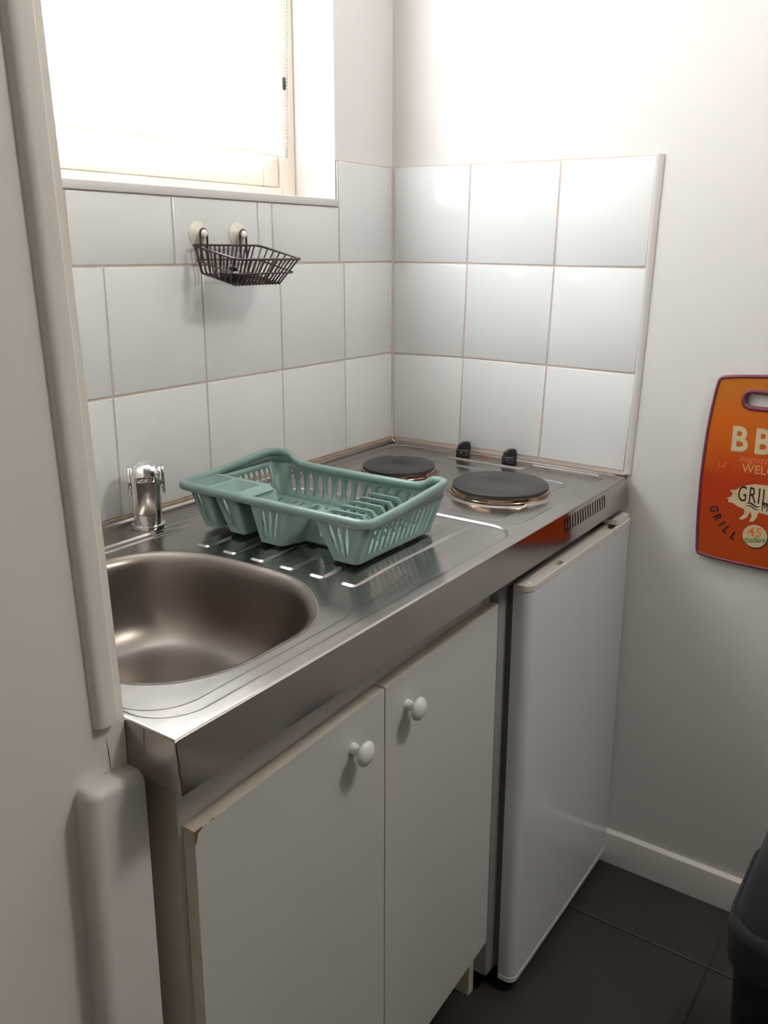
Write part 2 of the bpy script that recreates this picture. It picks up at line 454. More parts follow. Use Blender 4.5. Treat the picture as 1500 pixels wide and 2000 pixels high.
# sill board, its front edge a cream strip over the tiles
b = MB().box(WX0 + .001, WX1 - .0005, -0.0105, 0.10, 0.5285, 0.5435, 0.002, 2)
obj('window_sill', b, M['paint'], win)
FY0, FY1 = 0.105, 0.155
b = MB()
for x0, x1, z0, z1 in ((WX0 + .001, WX0 + .055, .5445, WZ1 - .001), (WX1 - .042, WX1 - .001, .5445, WZ1 - .001), (WX0 + .055, WX1 - .042, .5445, .565), (WX0 + .055, WX1 - .042, WZ1 - .045, WZ1 - .001)):
    b.box(x0, x1, FY0, FY1, z0, z1, 0.003, 2)
obj('window_frame', b, M['frame'], win)
b = MB()
sx0, sx1 = WX0 + .057, WX1 - .044
for x0, x1, z0, z1 in ((sx0, sx0 + .045, .567, WZ1 - .047), (sx1 - .045, sx1, .567, WZ1 - .047), (sx0 + .045, sx1 - .045, .567, .612), (sx0 + .045, sx1 - .045, WZ1 - .09, WZ1 - .047)):
    b.box(x0, x1, FY0 + .008, FY1 - .008, z0, z1, 0.004, 2)
obj('sash', b, M['frame'], win)
obj('pane', MB().box(sx0 + .043, sx1 - .043, 0.128, 0.132, .61, WZ1 - .088), M['glass'], win)

# ---- roller blind
bl = thing('roller_blind', 'white roller blind glowing with daylight in front of the window', 'blind', (-0.68, 0.085, 0.63))
b = MB(); n = 24
V = []; F = []
for i in range(n + 1):
    x = (WX0 + .03) + (WX1 - .062 - WX0 - .03) * i / n
    V += [(x, 0.088, 0.632), (x, 0.088, WZ1 - .03)]
F = [(2 * i, 2 * i + 2, 2 * i + 3, 2 * i + 1) for i in range(n)]
b.add(V, F); obj('blind_cloth', b, M['blind'], bl)
obj('bottom_bar', MB().tube([(WX0 + .028, .088, .628), (WX1 - .060, .088, .628)], .006, 10), M['white_plastic'], bl)
obj('end_cap', MB().tube([(WX1 - .0605, .088, .628), (WX1 - .056, .088, .628)], .0075, 10), M['white_plastic'], bl)
obj('roller', MB().tube([(WX0 + .028, .088, WZ1 - .026), (WX1 - .045, .088, WZ1 - .026)], .018, 14), M['white_plastic'], bl)
b = MB()
def ch(t): return (-0.2565 + 0.006 * math.sin(t * 5), 0.078, 1.39 - (1.39 - .625) * t)
N_ = 120
for s_ in (0, 1):
    for i in range(N_):
        t_ = i / (N_ - 1)
        c_ = ch(t_); w_ = 0.0042 * (1 if s_ else -1) * min(1, (1 - t_) * 14) ** .5
        b.lathe([(0.0003, -.0021), (.0015, -.0015), (.0021, 0), (.0015, .0015), (.0003, .0021)], (c_[0] + w_, c_[1], c_[2]), 6)
    b.tube([(ch(i / 20)[0] + 0.0042 * (1 if s_ else -1) * min(1, (1 - i / 20) * 14) ** .5, .078, ch(i / 20)[2]) for i in range(21)], .0006, 5)
o = obj('bead_chain', b, M['chain'], bl); o['kind'] = 'stuff'
obj('chain_joiner', MB().lathe([(.002, -.012), (.0035, -.009), (.0035, .009), (.002, .012)], (ch(.82)[0] - .0042, .078, ch(.82)[2]), 10), M['black'], bl)

# ------------------------------------------------------------------ the worktop: sink, drainer and hob pressed from one sheet of steel
XL, XR, YF, YB = -1.2, -0.010, -0.594, -0.0115
wt = thing('kitchenette_worktop', 'stainless steel worktop with sink bowl, ribbed drainer and two hot plates', 'worktop', (-0.6, -0.3, -0.057))
def sstep(d, w_):
    t_ = np.clip(d / w_ + 0.5, 0, 1); return t_ * t_ * (3 - 2 * t_)
def rr_sdf(X, Y, x0, x1, y0, y1, r):
    qx = np.abs(X - (x0 + x1) / 2) - (x1 - x0) / 2 + r; qy = np.abs(Y - (y0 + y1) / 2) - (y1 - y0) / 2 + r
    return -(np.minimum(np.maximum(qx, qy), 0) + np.hypot(np.maximum(qx, 0), np.maximum(qy, 0)) - r)
BC = (-0.984, -0.322); BA = (0.178, 0.204)
def rho_(X, Y):
    u = (X - BC[0]) / BA[0]; v = (Y - BC[1]) / BA[1]
    a = np.arctan2(v, u)
    nn = 2.95 - 0.75 * np.exp(-((a + 0.78) / 0.55) ** 2)
    return (np.abs(u) ** nn + np.abs(v) ** nn) ** (1 / nn)
def rim_pt(a):
    u, v = math.cos(a), math.sin(a)
    aa = math.atan2(v, u)
    nn = 2.95 - 0.75 * math.exp(-((aa + 0.78) / 0.55) ** 2)
    k = (abs(u) ** nn + abs(v) ** nn) ** (-1 / nn)
    return u * k, v * k
def height(X, Y):
    Z = np.zeros_like(X)
    Z -= 0.0032 * sstep(rr_sdf(X, Y, -1.190, -0.445, -0.569, -0.088, 0.055), 0.0045)
    fade = sstep(-0.74 - X, 0.10)
    Z -= 0.0028 * fade * sstep(rr_sdf(X, Y, -1.184, -0.55, -0.546 + 0.25 * np.clip(X + 0.90, 0, .2) ** 1.5, -0.100, 0.060), 0.0045)
    for k in range(6):
        yc = -0.1915 - 0.0573 * k
        Z += 0.0026 * sstep(rr_sdf(X, Y, -0.789, -0.475, yc - 0.0128, yc + 0.0128, 0.006), 0.004)
    # hob tray
    dA = rr_sdf(X, Y, -0.432, -0.024, -0.556, -0.032, 0.035)
    dT = rr_sdf(X, Y, -0.068, 0.05, -0.385, -0.190, 0.015)
    Z -= 0.0035 * sstep(np.minimum(dA, -dT), 0.006)
    dB = rr_sdf(X, Y, -0.405, -0.112, -0.510, -0.070, 0.03)
    Z -= 0.0022 * sstep(dB, 0.006)
    for cx, cy, r in ((-0.237, -0.185, 0.084), (-0.247, -0.428, 0.101)):      # raised seats under the hot plates
        Z += 0.0045 * sstep(r - np.hypot(X - cx, Y - cy), 0.012)
    Z += 0.0060 * sstep(Y + 0.0175, 0.006)                                     # back upstand
    Z += 0.0030 * sstep(X + 0.0165, 0.004) * sstep(Y + 0.57, .01)
    ed = np.minimum(Y - YF, X - XL)
    Z -= 0.0018 * (1 - np.clip(ed / 0.003, 0, 1)) ** 2
    return Z
nx, ny = 840, 420
gx = np.linspace(XL, XR, nx); gy = np.linspace(YF, YB, ny)
X, Y = np.meshgrid(gx, gy)
Zh = height(X, Y); RH = rho_(X, Y)
o0 = np.array(ORG[wt.name])
co = np.stack([X, Y, Zh], -1).reshape(-1, 3)
i0 = (np.arange(ny - 1)[:, None] * nx + np.arange(nx - 1)[None, :])
rc = np.maximum.reduce([RH[:-1, :-1], RH[1:, :-1], RH[:-1, 1:], RH[1:, 1:]])
keep = rc > 1.012
quads = np.stack([i0, i0 + 1, i0 + nx + 1, i0 + nx], -1)[keep]
used = np.unique(quads); remap = np.full(nx * ny, -1); remap[used] = np.arange(len(used))
me = bpy.data.meshes.new('steel_sheet')
me.from_pydata((co[used] - o0).tolist(), [], remap[quads].tolist())
me.shade_smooth(); me.materials.append(M['steel'])
link('steel_sheet', me, wt, o0)
# sink bowl: rings from the lip down to the floor
prof = [(-0.0045, 0), (-0.0025, 0), (-0.001, -0.0006), (0.004, -0.0025), (0.008, -0.0062), (0.0105, -0.011), (0.0125, -0.018), (0.016, -0.034), (0.0195, -0.055), (0.0235, -0.078), (0.029, -0.098), (0.037, -0.113), (0.048, -0.123), (0.062, -0.129), (0.08, -0.1315), (0.11, -0.133), (0.158, -0.1345)]
na = 160; b = MB(); rings = []
for s_, dz in prof:
    R_ = 1 - s_ / 0.19; ring = []
    for k in range(na):
        a = 2 * math.pi * k / na; u, v = rim_pt(a)
        if R_ < 0.6:
            f_ = (R_ - 0.168) / (0.6 - 0.168); l_ = math.hypot(u, v)
            u, v = u / l_ * (1 - f_) + u * f_, v / l_ * (1 - f_) + v * f_
        x_, y_ = BC[0] + u * BA[0] * R_, BC[1] + v * BA[1] * R_
        ring.append((x_, y_, dz + (float(height(np.array(x_), np.array(y_))) + 0.0003 if s_ < 0.002 else -0.006 + .0003)))
    rings.append(ring)
b.loft(rings, False, False)
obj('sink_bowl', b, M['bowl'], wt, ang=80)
obj('drain', MB().lathe([(0.034, -0.1415), (0.034, -0.1395), (0.029, -0.1385), (0.024, -0.1425), (0.0, -0.1425)], (BC[0], BC[1], 0), 28, close=False), M['chrome'], wt)
# apron: front with the row of vent slots, left and right returns
ztop, zbot = -0.0015, -0.0565
holes = []
for k in range(17):
    x = -0.3215 + (0.1845 / 16) * k
    holes.append(rrect(x - 0.0024, x + 0.0024, -0.0335, -0.0085, 0.0015, 2))
b = MB().slab([(XL, zbot), (XR, zbot), (XR, ztop), (XL, ztop)], holes, lambda u, v, t_: (u, YF + 0.11 * v + t_, v), 0.0012)
obj('apron_front', b, M['apron'], wt, ang=30)
for x0, x1 in ((XL, XL + .0012), (XR - .0012, XR)):
    b = MB().hexa([(x0, YF + .0004 + .11 * zbot, zbot), (x1, YF + .0004 + .11 * zbot, zbot), (x1, -0.03, zbot), (x0, -0.03, zbot), (x0, YF + .0004, ztop), (x1, YF + .0004, ztop), (x1, -0.03, ztop), (x0, -0.03, ztop)])
    obj('apron_return', b, M['apron'], wt, flat=True)
obj('apron_seam', MB().tube([(XL + .0005, YF + .0005 + .11 * zbot, zbot), (XL + .0005, YF + .0005, ztop)], 0.0012, 8), M['apron'], wt)
obj('vent_shade_sheet', MB().box(-0.335, -0.12, YF + .010, YF + .013, -0.045, -0.006), M['void'], wt)  # near-black sheet added as the shade behind the slots
obj('sealant_bead', MB().tube([(XL, -0.0100, 0.0065), (XR, -0.0100, 0.0065)], 0.0042, 8), M['sealant'], wt)
obj('back_flange', MB().box(XL, XR - .01, -0.0240, -0.0185, -0.002, 0.0028, 0.001, 2), M['steel'], wt)
# hot plates
for cx, cy, r, name in ((-0.237, -0.185, 0.0745, 'small round cast iron hot plate'), (-0.247, -0.428, 0.0915, 'large round cast iron hot plate')):
    z0 = -0.001
    b = MB().lathe([(r - .004, z0 + .004), (r, z0 + .0055), (r, z0 + .0135), (r - .0025, z0 + .0155), (r * .30, z0 + .0155), (r * .28, z0 + .0140), (0.0, z0 + .0140)], (cx, cy, 0), 72, close=False)
    hp = obj('hot_plate', b, M['iron'], wt, ang=50); hp['label'] = name
    b = MB().lathe([(r + .0075, z0 - .0005), (r + .0070, z0 + .0018), (r + .0045, z0 + .0022), (r + .0035, z0 + .0075), (r + .0005, z0 + .0085), (r - .002, z0 + .004)], (cx, cy, 0), 72, close=False)
    obj('trim_ring', b, M['ring'], hp, ang=50)
# control knobs
def knob(cx, cy, rot):
    b = MB().lathe([(0.0160, .0003), (0.0168, .002), (0.0160, .0125), (0.0145, .0142), (0.0, .0142)], (cx, cy, 0), 28, close=False)
    k_ = obj('control_knob', b, M['black'], wt, ang=40)
    ca, sa = math.cos(rot), math.sin(rot); b = MB()
    rings = []
    for z, hw, l0, l1 in ((.010, .0080, -.0150, .0165), (.0215, .0072, -.0125, .0160), (.0285, .0060, -.0035, .0140), (.0300, .0045, .0005, .0110)):
        rings.append([(cx + ca * p - sa * q, cy + sa * p + ca * q, z) for p, q in ((l0, -hw * .6), (l0 + .004, -hw), (l1 - .004, -hw), (l1, -hw * .5), (l1, hw * .5), (l1 - .004, hw), (l0 + .004, hw), (l0, hw * .6))])
    b.loft(rings); obj('grip', b, M['black'], k_, ang=30)
    for a in (-2.95, -2.2):
        obj('mark', MB().lathe([(.0008, 0), (.0012, .0006), (0.0, .001)], (cx + .0160 * math.cos(a), cy + .0160 * math.sin(a), .0075), 6), M['white_plastic'], k_)
knob(-0.036, -0.222, math.radians(-62)); knob(-0.038, -0.338, math.radians(-62))
obj('indicator_light', MB().lathe([(.0065, 0), (.006, .0012), (.0045, .0024), (0, .003)], (-0.030, -0.274, 0), 18, close=False), M['red'], wt)

# ------------------------------------------------------------------ tap
FX, FYc = -0.783, -0.061
fv = Vector((-0.63, -0.777, 0)); rv = Vector((0.777, -0.63, 0))
tap = thing('sink_tap', 'short chrome column tap standing behind the steel sink bowl', 'tap', (FX, FYc, 0.0))
def tp(f_, r_, z): return (FX + fv.x * f_ + rv.x * r_, FYc + fv.y * f_ + rv.y * r_, z)
obj('base_ring', MB().lathe([(.0265, 0.0002), (.0275, .003), (.027, .006), (.0245, .0075)], (FX, FYc, 0), 40), M['chrome'], tap)
def rect_ring(hw, f0, f1, r_, z, n=4):
    return [tp(v, u, z) for u, v in rrect(-hw, hw, f0, f1, r_, n)]
b = MB().loft([rect_ring(.0215, -.021, .0215, .016, .006), rect_ring(.0225, -.021, .0215, .015, .02), rect_ring(.0235, -.022, .0225, .014, .080), rect_ring(.0235, -.022, .0225, .014, .086)])
obj('column', b, M['chrome'], tap, ang=50)
b = MB().loft([rect_ring(.0120, .0195, .0262, .003, .012), rect_ring(.0150, .0195, .0262, .003, .022), rect_ring(.0165, .020, .0285, .003, .078), rect_ring(.0165, .020, .0285, .003, .082)])
obj('spout_face', b, M['chrome'], tap, ang=40)
b = MB().loft([rect_ring(.0205, -.020, .0310, .012, .0825), rect_ring(.0215, -.021, .0320, .013, .0850), rect_ring(.0215, -.021, .0320, .013, .0955), rect_ring(.0195, -.019, .0295, .013, .1040), rect_ring(.0150, -.015, .0230, .0125, .1095), rect_ring(.0080, -.008, .0130, .007, .1120), rect_ring(.0030, -.003, .0060, .003, .1126)])
obj('spout_cap', b, M['chrome'], tap, ang=60)
for s_ in (-1, 1):
    y0, y1 = (.0200, .0300) if s_ > 0 else (-.0285, -.0200)
    b = MB()
    rings = []
    for z, g in ((.058, .0), (.064, .002), (.088, .002), (.097, .0), (.102, -.004)):
        rings.append([tp(v, u, z) for u, v in rrect(min(y0, y1), max(y0, y1) + 0, -.014 - g, .012 + g, .003, 3)])
    b.loft(rings); obj('lever', b, M['chrome'], tap, ang=50)

# ------------------------------------------------------------------ dish rack
rk = thing('dish_rack', 'sage green plastic dish rack with cutlery cups on the steel drainer', 'dish rack', (-0.63, -0.29, 0.0))
NX, FX_, = -0.737, -0.535           # near (sink side) and far x at the bottom
TN, TF = -0.7435, -0.524
ZB, ZT = 0.0045, 0.068
walls = [  # (bottom xy, top xy) going round the tray
    ((-0.535, -0.127), (-0.524, -0.106)),
    ((-0.668, -0.127), (-0.668, -0.106)),
    ((-0.672, -0.264), (-0.672, -0.246)),
    ((-0.737, -0.264), (-0.7435, -0.247)),
    ((-0.737, -0.313), (-0.7435, -0.344)),
    ((-0.694, -0.321), (-0.700, -0.352)),
    ((-0.694, -0.402), (-0.700, -0.366)),
    ((-0.737, -0.409), (-0.7435, -0.374)),
    ((-0.737, -0.456), (-0.7435, -0.477)),
    ((-0.535, -0.456), (-0.524, -0.477))]
nslots = {0: (8, .0062, .2, .88), 1: (0, 0, 0, 0), 2: (0, 0, 0, 0), 3: (3, .0052, .1, .86), 4: (0, 0, 0, 0), 5: (1, .006, .15, .85), 6: (0, 0, 0, 0), 7: (3, .0056, .12, .86), 8: (12, .0055, .10, .84), 9: (14, .0060, .16, .84)}
def smooth_poly(P, r, seg=4):
    """rounded polygon; returns for each corner the arc points"""
    out = []; n = len(P)
    for i in range(n):
        p, a, c = Vector(P[i]), Vector(P[i - 1]), Vector(P[(i + 1) % n])
        rr = min(r, (a - p).length * .4, (c - p).length * .4)
        s0, s1 = p + (a - p).normalized() * rr, p + (c - p).normalized() * rr
        out.append([tuple(s0 * (1 - t_) ** 2 + p * 2 * t_ * (1 - t_) + s1 * t_ * t_) for t_ in [k / seg for k in range(seg + 1)]])
    return out
bot = smooth_poly([p[0] for p in walls], 0.010); top = smooth_poly([p[1] for p in walls], 0.012)
b = MB()
nW = len(walls)
bulge = 0.0
def wz(i, t_):                                                  # short ends rise towards the far corners
    return ZB + (ZT - ZB) * t_
for i in range(nW):
    A, B = bot[i], top[i]
    for k in range(len(A) - 1):                                 # rounded corner strip
        b.add([(*A[k], ZB), (*A[k + 1], ZB), (*B[k + 1], ZT), (*B[k], ZT)], [(0, 1, 2, 3)])
    j = (i + 1) % nW
    p0, p1, q0, q1 = Vector(bot[i][-1]), Vector(bot[j][0]), Vector(top[i][-1]), Vector(top[j][0])
    L = max((p1 - p0).length, (q1 - q0).length); Hh = ZT - ZB
    ns, rw, v0, v1 = nslots[i]
    holes = []
    if ns:
        mrg = 0.10 if ns > 3 else 0.16
        for k in range(ns):
            s_ = mrg + (1 - 2 * mrg) * ((k + .5) / ns) if ns <= 3 else 0.05 + 0.90 * (k + .5) / ns
            if i == 5: s_ = .38
            holes.append([(x, y) for x, y in ell(s_, (v0 + v1) / 2, rw / L, (v1 - v0) / 2, 12)])
    def fn(u, v, p0=p0, p1=p1, q0=q0, q1=q1):
        lo = p0.lerp(p1, u); hi = q0.lerp(q1, u); c_ = lo.lerp(hi, v)
        return (c_.x, c_.y, ZB + (ZT - ZB) * v)
    b.sheet([(0, 0), (1, 0), (1, 1), (0, 1)], holes, fn)
# lower lip: rounded foot to the floor plate
ZF = 0.0025
for i in range(nW):
    ring = bot[i] + [bot[(i + 1) % nW][0]]
    for k in range(len(ring) - 1):
        a, c = Vector(ring[k]), Vector(ring[k + 1])
        b.add([(*a, ZB), (*c, ZB), (*c, ZF), (*a, ZF)], [(0, 1, 2, 3)])
o = obj('tray_wall', b, M['mint'], rk, weld=0.0004, ang=40)
md = o.modifiers.new('thickness', 'SOLIDIFY'); md.thickness = 0.0022; md.offset = 0.0
# floor plate with rows of slits
outer = [p for c in bot for p in c]
holes = []
for r in range(8):
    yy = None
    for k in range(16):
        xx = -0.682 + 0.0205 * r; y_ = -0.148 - 0.0172 * k - (0.0086 if r % 2 else 0)
        if y_ < -0.437 or xx > -0.545: continue
        if xx < -0.66 and (y_ > -0.285 or -0.41 < y_ < -0.31): continue
        if xx < -0.655 and -0.275 < y_: continue
        holes.append([(xx - .0070, y_ - .0040), (xx + .0082, y_ - .0020), (xx + .0070, y_ + .0040), (xx - .0082, y_ + .0020)])
b = MB().slab(outer, holes, lambda u, v, t_: (u, v, 0.006 + t_), 0.0018)
obj('tray_floor', b, M['mint'], rk, ang=30)
# feet
for x_, y_ in ((-0.727, -0.29), (-0.727, -0.432), (-0.55, -0.14), (-0.55, -0.44), (-0.605, -0.44)):
    obj('foot', MB().lathe([(.006, -0.0002), (.0065, .001), (.0065, .006)], (x_, y_, 0), 12), M['mint'], rk)
# rolled rim, dipping along the far side between two raised corners
path = []
rim = [(-0.7440, -0.0960), (-0.7440, -0.4790), (-0.5220, -0.4790), (-0.5220, -0.1020), (-0.6640, -0.0960)]
zr = {}
def rim_path():
    P = [(-0.6660, -0.0985, .0715), (-0.7000, -0.0965, .0690), (-0.7300, -0.0955, .0680)]
    for k in range(1, 6):
        a = math.radians(90 * k / 6); P.append((-0.7300 - 0.0140 * math.sin(a), -0.1095 + 0.0140 * math.cos(a), .0680))
    for k in range(9): P.append((-0.7440, -0.110 - (0.462 - 0.110) * k / 8, .0680))
    for k in range(1, 7):
        a = math.radians(90 * k / 7); P.append((-0.7440 + 0.018 - 0.018 * math.cos(a), -0.462 - 0.018 * math.sin(a), .0680))
    for k in range(9):
        t_ = k / 8; P.append((-0.726 + (0.180) * t_, -0.4800, .0680 + 0.0150 * t_ ** 1.3))
    for k in range(1, 6):
        a = math.radians(90 * k / 6); P.append((-0.546 + 0.022 * math.sin(a), -0.458 - 0.022 * math.cos(a), .0835))
    for y_, z_ in ((-0.450, .0825), (-0.441, .0785), (-0.434, .0725), (-0.424, .0685), (-0.40, .0675), (-0.33, .0670), (-0.26, .0670), (-0.19, .0675), (-0.166, .0690), (-0.156, .0735), (-0.149, .0795), (-0.141, .0835), (-0.133, .0845)):
        P.append((-0.5240, y_, z_))
    for k in range(1, 6):
        a = math.radians(90 * k / 6); P.append((-0.546 + 0.022 * math.cos(a), -0.124 + 0.022 * math.sin(a), .0850))
    for k in range(8):
        t_ = k / 8; P.append((-0.546 - 0.12 * t_, -0.1020 + 0.0035 * t_, .0850 - 0.0125 * t_))
    return P
RP = rim_path()
pr = [(0.66, -0.5), (0.95, -0.2), (1.0, 0.25), (0.85, 0.7), (0.45, 0.98), (-0.1, 1.05), (-0.75, 1.0), (-0.75, 0.8), (-0.1, 0.85), (0.35, 0.75), (0.65, 0.5), (0.75, 0.2), (0.7, -0.05), (0.45, -0.35), (0.4, -0.55)]
# ring profile: u = up, w = outward
b = MB()
cen = Vector((-0.634, -0.29, 0)); n = len(RP); rings = []
for i in range(n):
    p = Vector(RP[i]); Tg = (Vector(RP[(i + 1) % n]) - Vector(RP[i - 1])); Tg.z = 0; Tg.normalize()
    out = Vector((Tg.y, -Tg.x, 0))
    if out.dot(p - Vector((cen.x, cen.y, p.z))) < 0: out = -out
    rings.append([p + Vector((0, 0, 1)) * (0.0070 * math.sin(a) + .0008) * (1.15 if math.sin(a) < 0 else 1) + out * (0.0062 * math.cos(a)) for a in [2 * math.pi * k / 14 for k in range(14)]])
rings.append(rings[0])
b.loft(rings, False, False)
obj('rim', b, M['mint'], rk, weld=0.0002, ang=60)
# raised far-end webs that close the wall up to the horn corners
b = MB()
def webline(P, zlow):
    for i in range(len(P) - 1):
        a, c = P[i], P[i + 1]
        b.add([(a[0], a[1], zlow), (c[0], c[1], zlow), (c[0], c[1], c[2]), (a[0], a[1], a[2])], [(0, 1, 2, 3)])
webline(RP, ZT - 0.002)
o = obj('rim_web', b, M['mint'], rk, weld=0.0002, ang=60)
md = o.modifiers.new('thickness', 'SOLIDIFY'); md.thickness = 0.0022; md.offset = 0
# cutlery deck with two cups
zd = 0.0715
c1 = rrect(-0.7320, -0.6745, -0.1510, -0.1040, 0.008, 3); c2 = rrect(-0.7335, -0.6755, -0.2140, -0.1600, 0.008, 3)
deck = [(-0.7440, -0.098), (-0.664, -0.098), (-0.664, -0.222), (-0.684, -0.248), (-0.7440, -0.250)]
b = MB().slab(deck, [c1, c2], lambda u, v, t_: (u, v, zd - t_), 0.0022)
obj('cutlery_deck', b, M['mint'], rk, ang=30)
def cup(x0, x1, y0, y1, bx0, bx1, by0, by1):
    """tapered cup with one slot in its near face"""
    zt, zb_ = zd - .001, 0.0035
    b = MB(); T_ = rrect(x0, x1, y0, y1, .009, 5); B_ = rrect(bx0, bx1, by0, by1, .007, 5)
    n_ = len(T_)
    for i in range(n_):
        j = (i + 1) % n_
        a0, a1, d0, d1 = Vector(B_[i]), Vector(B_[j]), Vector(T_[i]), Vector(T_[j])
        hol = []
        if i == 11: hol = [ell(0.42, 0.52, 0.13, 0.36, 12)]
        def fn(u, v): 
            c_ = a0.lerp(a1, u).lerp(d0.lerp(d1, u), v); return (c_.x, c_.y, zb_ + (zt - zb_) * v)
        b.sheet([(0, 0), (1, 0), (1, 1), (0, 1)], hol, fn)
    b.sheet(B_, [], lambda u, v: (u, v, zb_))
    o = obj('cutlery_cup', b, M['mint'], rk, weld=0.0003, ang=40)
    md = o.modifiers.new('thickness', 'SOLIDIFY'); md.thickness = 0.002; md.offset = -1
cup(-0.7380, -0.6730, -0.1525, -0.1030, -0.7330, -0.690, -0.1700, -0.1370)
cup(-0.7380, -0.6740, -0.2165, -0.1590, -0.7320, -0.692, -0.2290, -0.1930)
# plate dividers: a row of hooped fins
for k in range(6):
    xx = -0.662 + 0.0245 * k; zt = 0.036 + 0.0012 * k
    b = MB()
    ya, yb = -0.338, -0.388
    prf = [(ya, .0075), (ya, zt), (yb, zt), (yb - .030, .0075), (yb - .038, .0075), (yb - .004, zt + .005), (ya - .002, zt + .005), (ya + .006, zt + .003), (ya + .007, .0075)]
    b.loft([[(xx + dx, y_, z_) for y_, z_ in prf] for dx in (-.0034, .0034)])
    obj('divider_fin', b, M['mint'], rk, ang=30)
b = MB().loft([[(x_, y_, z_) for x_, y_ in rrect(-.527 - w_, -.503 - .018, yb_ - .002, ya_, .004, 2)] for w_, ya_, yb_, z_ in ((.001, -.335, -.400, .0075), (.001, -.335, -.400, .05), (.0, -.337, -.398, .053))])
obj('divider_block', b, M['mint'], rk, ang=40)

# ------------------------------------------------------------------ sink cabinet
cab = thing('sink_cabinet', 'white two-door base cabinet under the steel sink, cream edges', 'cabinet', (-0.83, -0.3, -H))
CX0, CX1 = -1.166, -0.501
b = MB().box(CX0, CX0 + .016, -0.5475, -0.02, -H, -0.058); obj('side_panel', b, M['side'], cab, flat=True)
b = MB().box(-0.508, -0.491, -0.5350, -0.02, -H, -0.058); obj('side_panel', b, M['side'], cab, flat=True)
obj('edge_band', MB().box(CX0, CX0 + .016, -0.5485, -0.5475, -H, -0.058), M['laminate'], cab, flat=True)
obj('top_rail', MB().box(CX0 + .0165, CX1 - .0165, -0.5475, -0.5315, -0.17, -0.058), M['laminate'], cab, flat=True)
obj('rail_end', MB().box(CX1 - .014, CX1 + .002, -0.5475, -0.5305, -0.14, -0.058), M['laminate'], cab, flat=True)
obj('bottom_shelf', MB().box(CX0 + .0165, CX1 - .0165, -0.540, -0.02, -0.765, -0.749), M['side'], cab, flat=True)
obj('back_panel', MB().box(CX0 + .0165, CX1 - .0165, -0.03, -0.026, -0.749, -0.058), M['side'], cab, flat=True)
for y_, z_ in ((-0.5395, -0.171), (-0.5395, -0.281)):
    obj('screw_cap', MB().lathe([(.0065, 0), (.006, -.0008), (.004, -.0014), (0, -.0017)], (CX0, y_, z_), 14, ax='x', close=False), M['side'], cab)
def door(x0, x1, zl, zr_, zb0, zb1, kx, kz):
    yb_, yf = -0.5492, -0.5655
    q = [(x0, yf, zb0), (x1, yf, zb1), (x1, yb_, zb1), (x0, yb_, zb0), (x0, yf, zl), (x1, yf, zr_), (x1, yb_, zr_), (x0, yb_, zl)]
    d_ = obj('door', MB().hexa(q), M['edge'], cab, flat=True)
    e_ = 0.0006
    f = MB().hexa([(x0 + e_, yf - .0006, zb0), (x1 - e_, yf - .0006, zb1), (x1 - e_, yf, zb1), (x0 + e_, yf, zb0), (x0 + e_, yf - .0006, zl - .0006), (x1 - e_, yf - .0006, zr_ - .0006), (x1 - e_, yf, zr_ - .0006), (x0 + e_, yf, zl - .0006)])
    obj('door_face', f, M['laminate'], d_, flat=True)
    kn = MB().lathe([(.0080, 0), (.0075, -.004), (.0062, -.009), (.0070, -.0135), (.0145, -.0165), (.0170, -.0195), (.0165, -.0230), (.0120, -.0265), (.0055, -.0282), (0, -.0286)], (kx, yf - .0006, kz), 28, ax='y', close=False)
    obj('door_knob', kn, M['knob'], d_, ang=60)
    return d_
d1 = door(-1.1600, -0.8228, -0.1345, -0.1225, -0.800, -0.795, -0.893, -0.1755)
d2 = door(-0.8205, -0.5030, -0.1215, -0.1115, -0.795, -0.770, -0.769, -0.1700)
d1['label'] = 'left door with a chipped top corner'
# bare chipboard where the laminate has chipped off along the left door
for P_ in ([(-1.1595, -0.1352), (-1.150, -0.1342), (-1.1480, -0.1355), (-1.155, -0.139), (-1.1575, -0.149), (-1.1595, -0.151)], [(-1.140, -0.1342), (-1.132, -0.1338), (-1.133, -0.1350)]):
    obj('chip', MB().slab(P_, [], lambda u, v, t_: (u, -0.56615 - t_, v), 0.0002), M['wood'], d1, flat=True)

# ------------------------------------------------------------------ fridge
fr = thing('fridge', 'white under-counter fridge between the cabinet and the right wall', 'fridge', (-0.26, -0.3, -H))
b = MB().box(-0.4875, -0.020, -0.5600, -0.04, -0.866, -0.083, 0.006, 3)
obj('body', b, M['fridge_body'], fr)
b = MB().box(-0.4600, -0.020, -0.5735, -0.5595, -0.858, -0.098, 0.001, 1)
obj('gasket', b, M['gasket'], fr)
# door: rounded front corners
def door_ring(z, ins=0.0):
    x0, x1, yf, yb_ = -0.4650 + ins, -0.003 - ins, -0.6045 + ins, -0.5730
    r = []
    R_ = 0.018
    for k in range(7):
        a = math.radians(90 * k / 6); r.append((x0 + R_ - R_ * math.cos(a), yf + R_ - R_ * math.sin(a)))
    for k in range(4):
        a = math.radians(90 * k / 3); r.append((x1 - .006 + .006 * math.sin(a), yf + .006 - .006 * math.cos(a)))
    r += [(x1, yb_), (x0, yb_)]
    return [(x, y, z) for x, y in r]
b = MB().loft([door_ring(-0.874, .002), door_ring(-0.872), door_ring(-0.098)])
fd = obj('door', b, M['fridge'], fr, ang=40)
b = MB().loft([door_ring(-0.876, -.0008), door_ring(-0.8665, -.0008)]); obj('bottom_edge', b, M['fridge'], fd, ang=40)
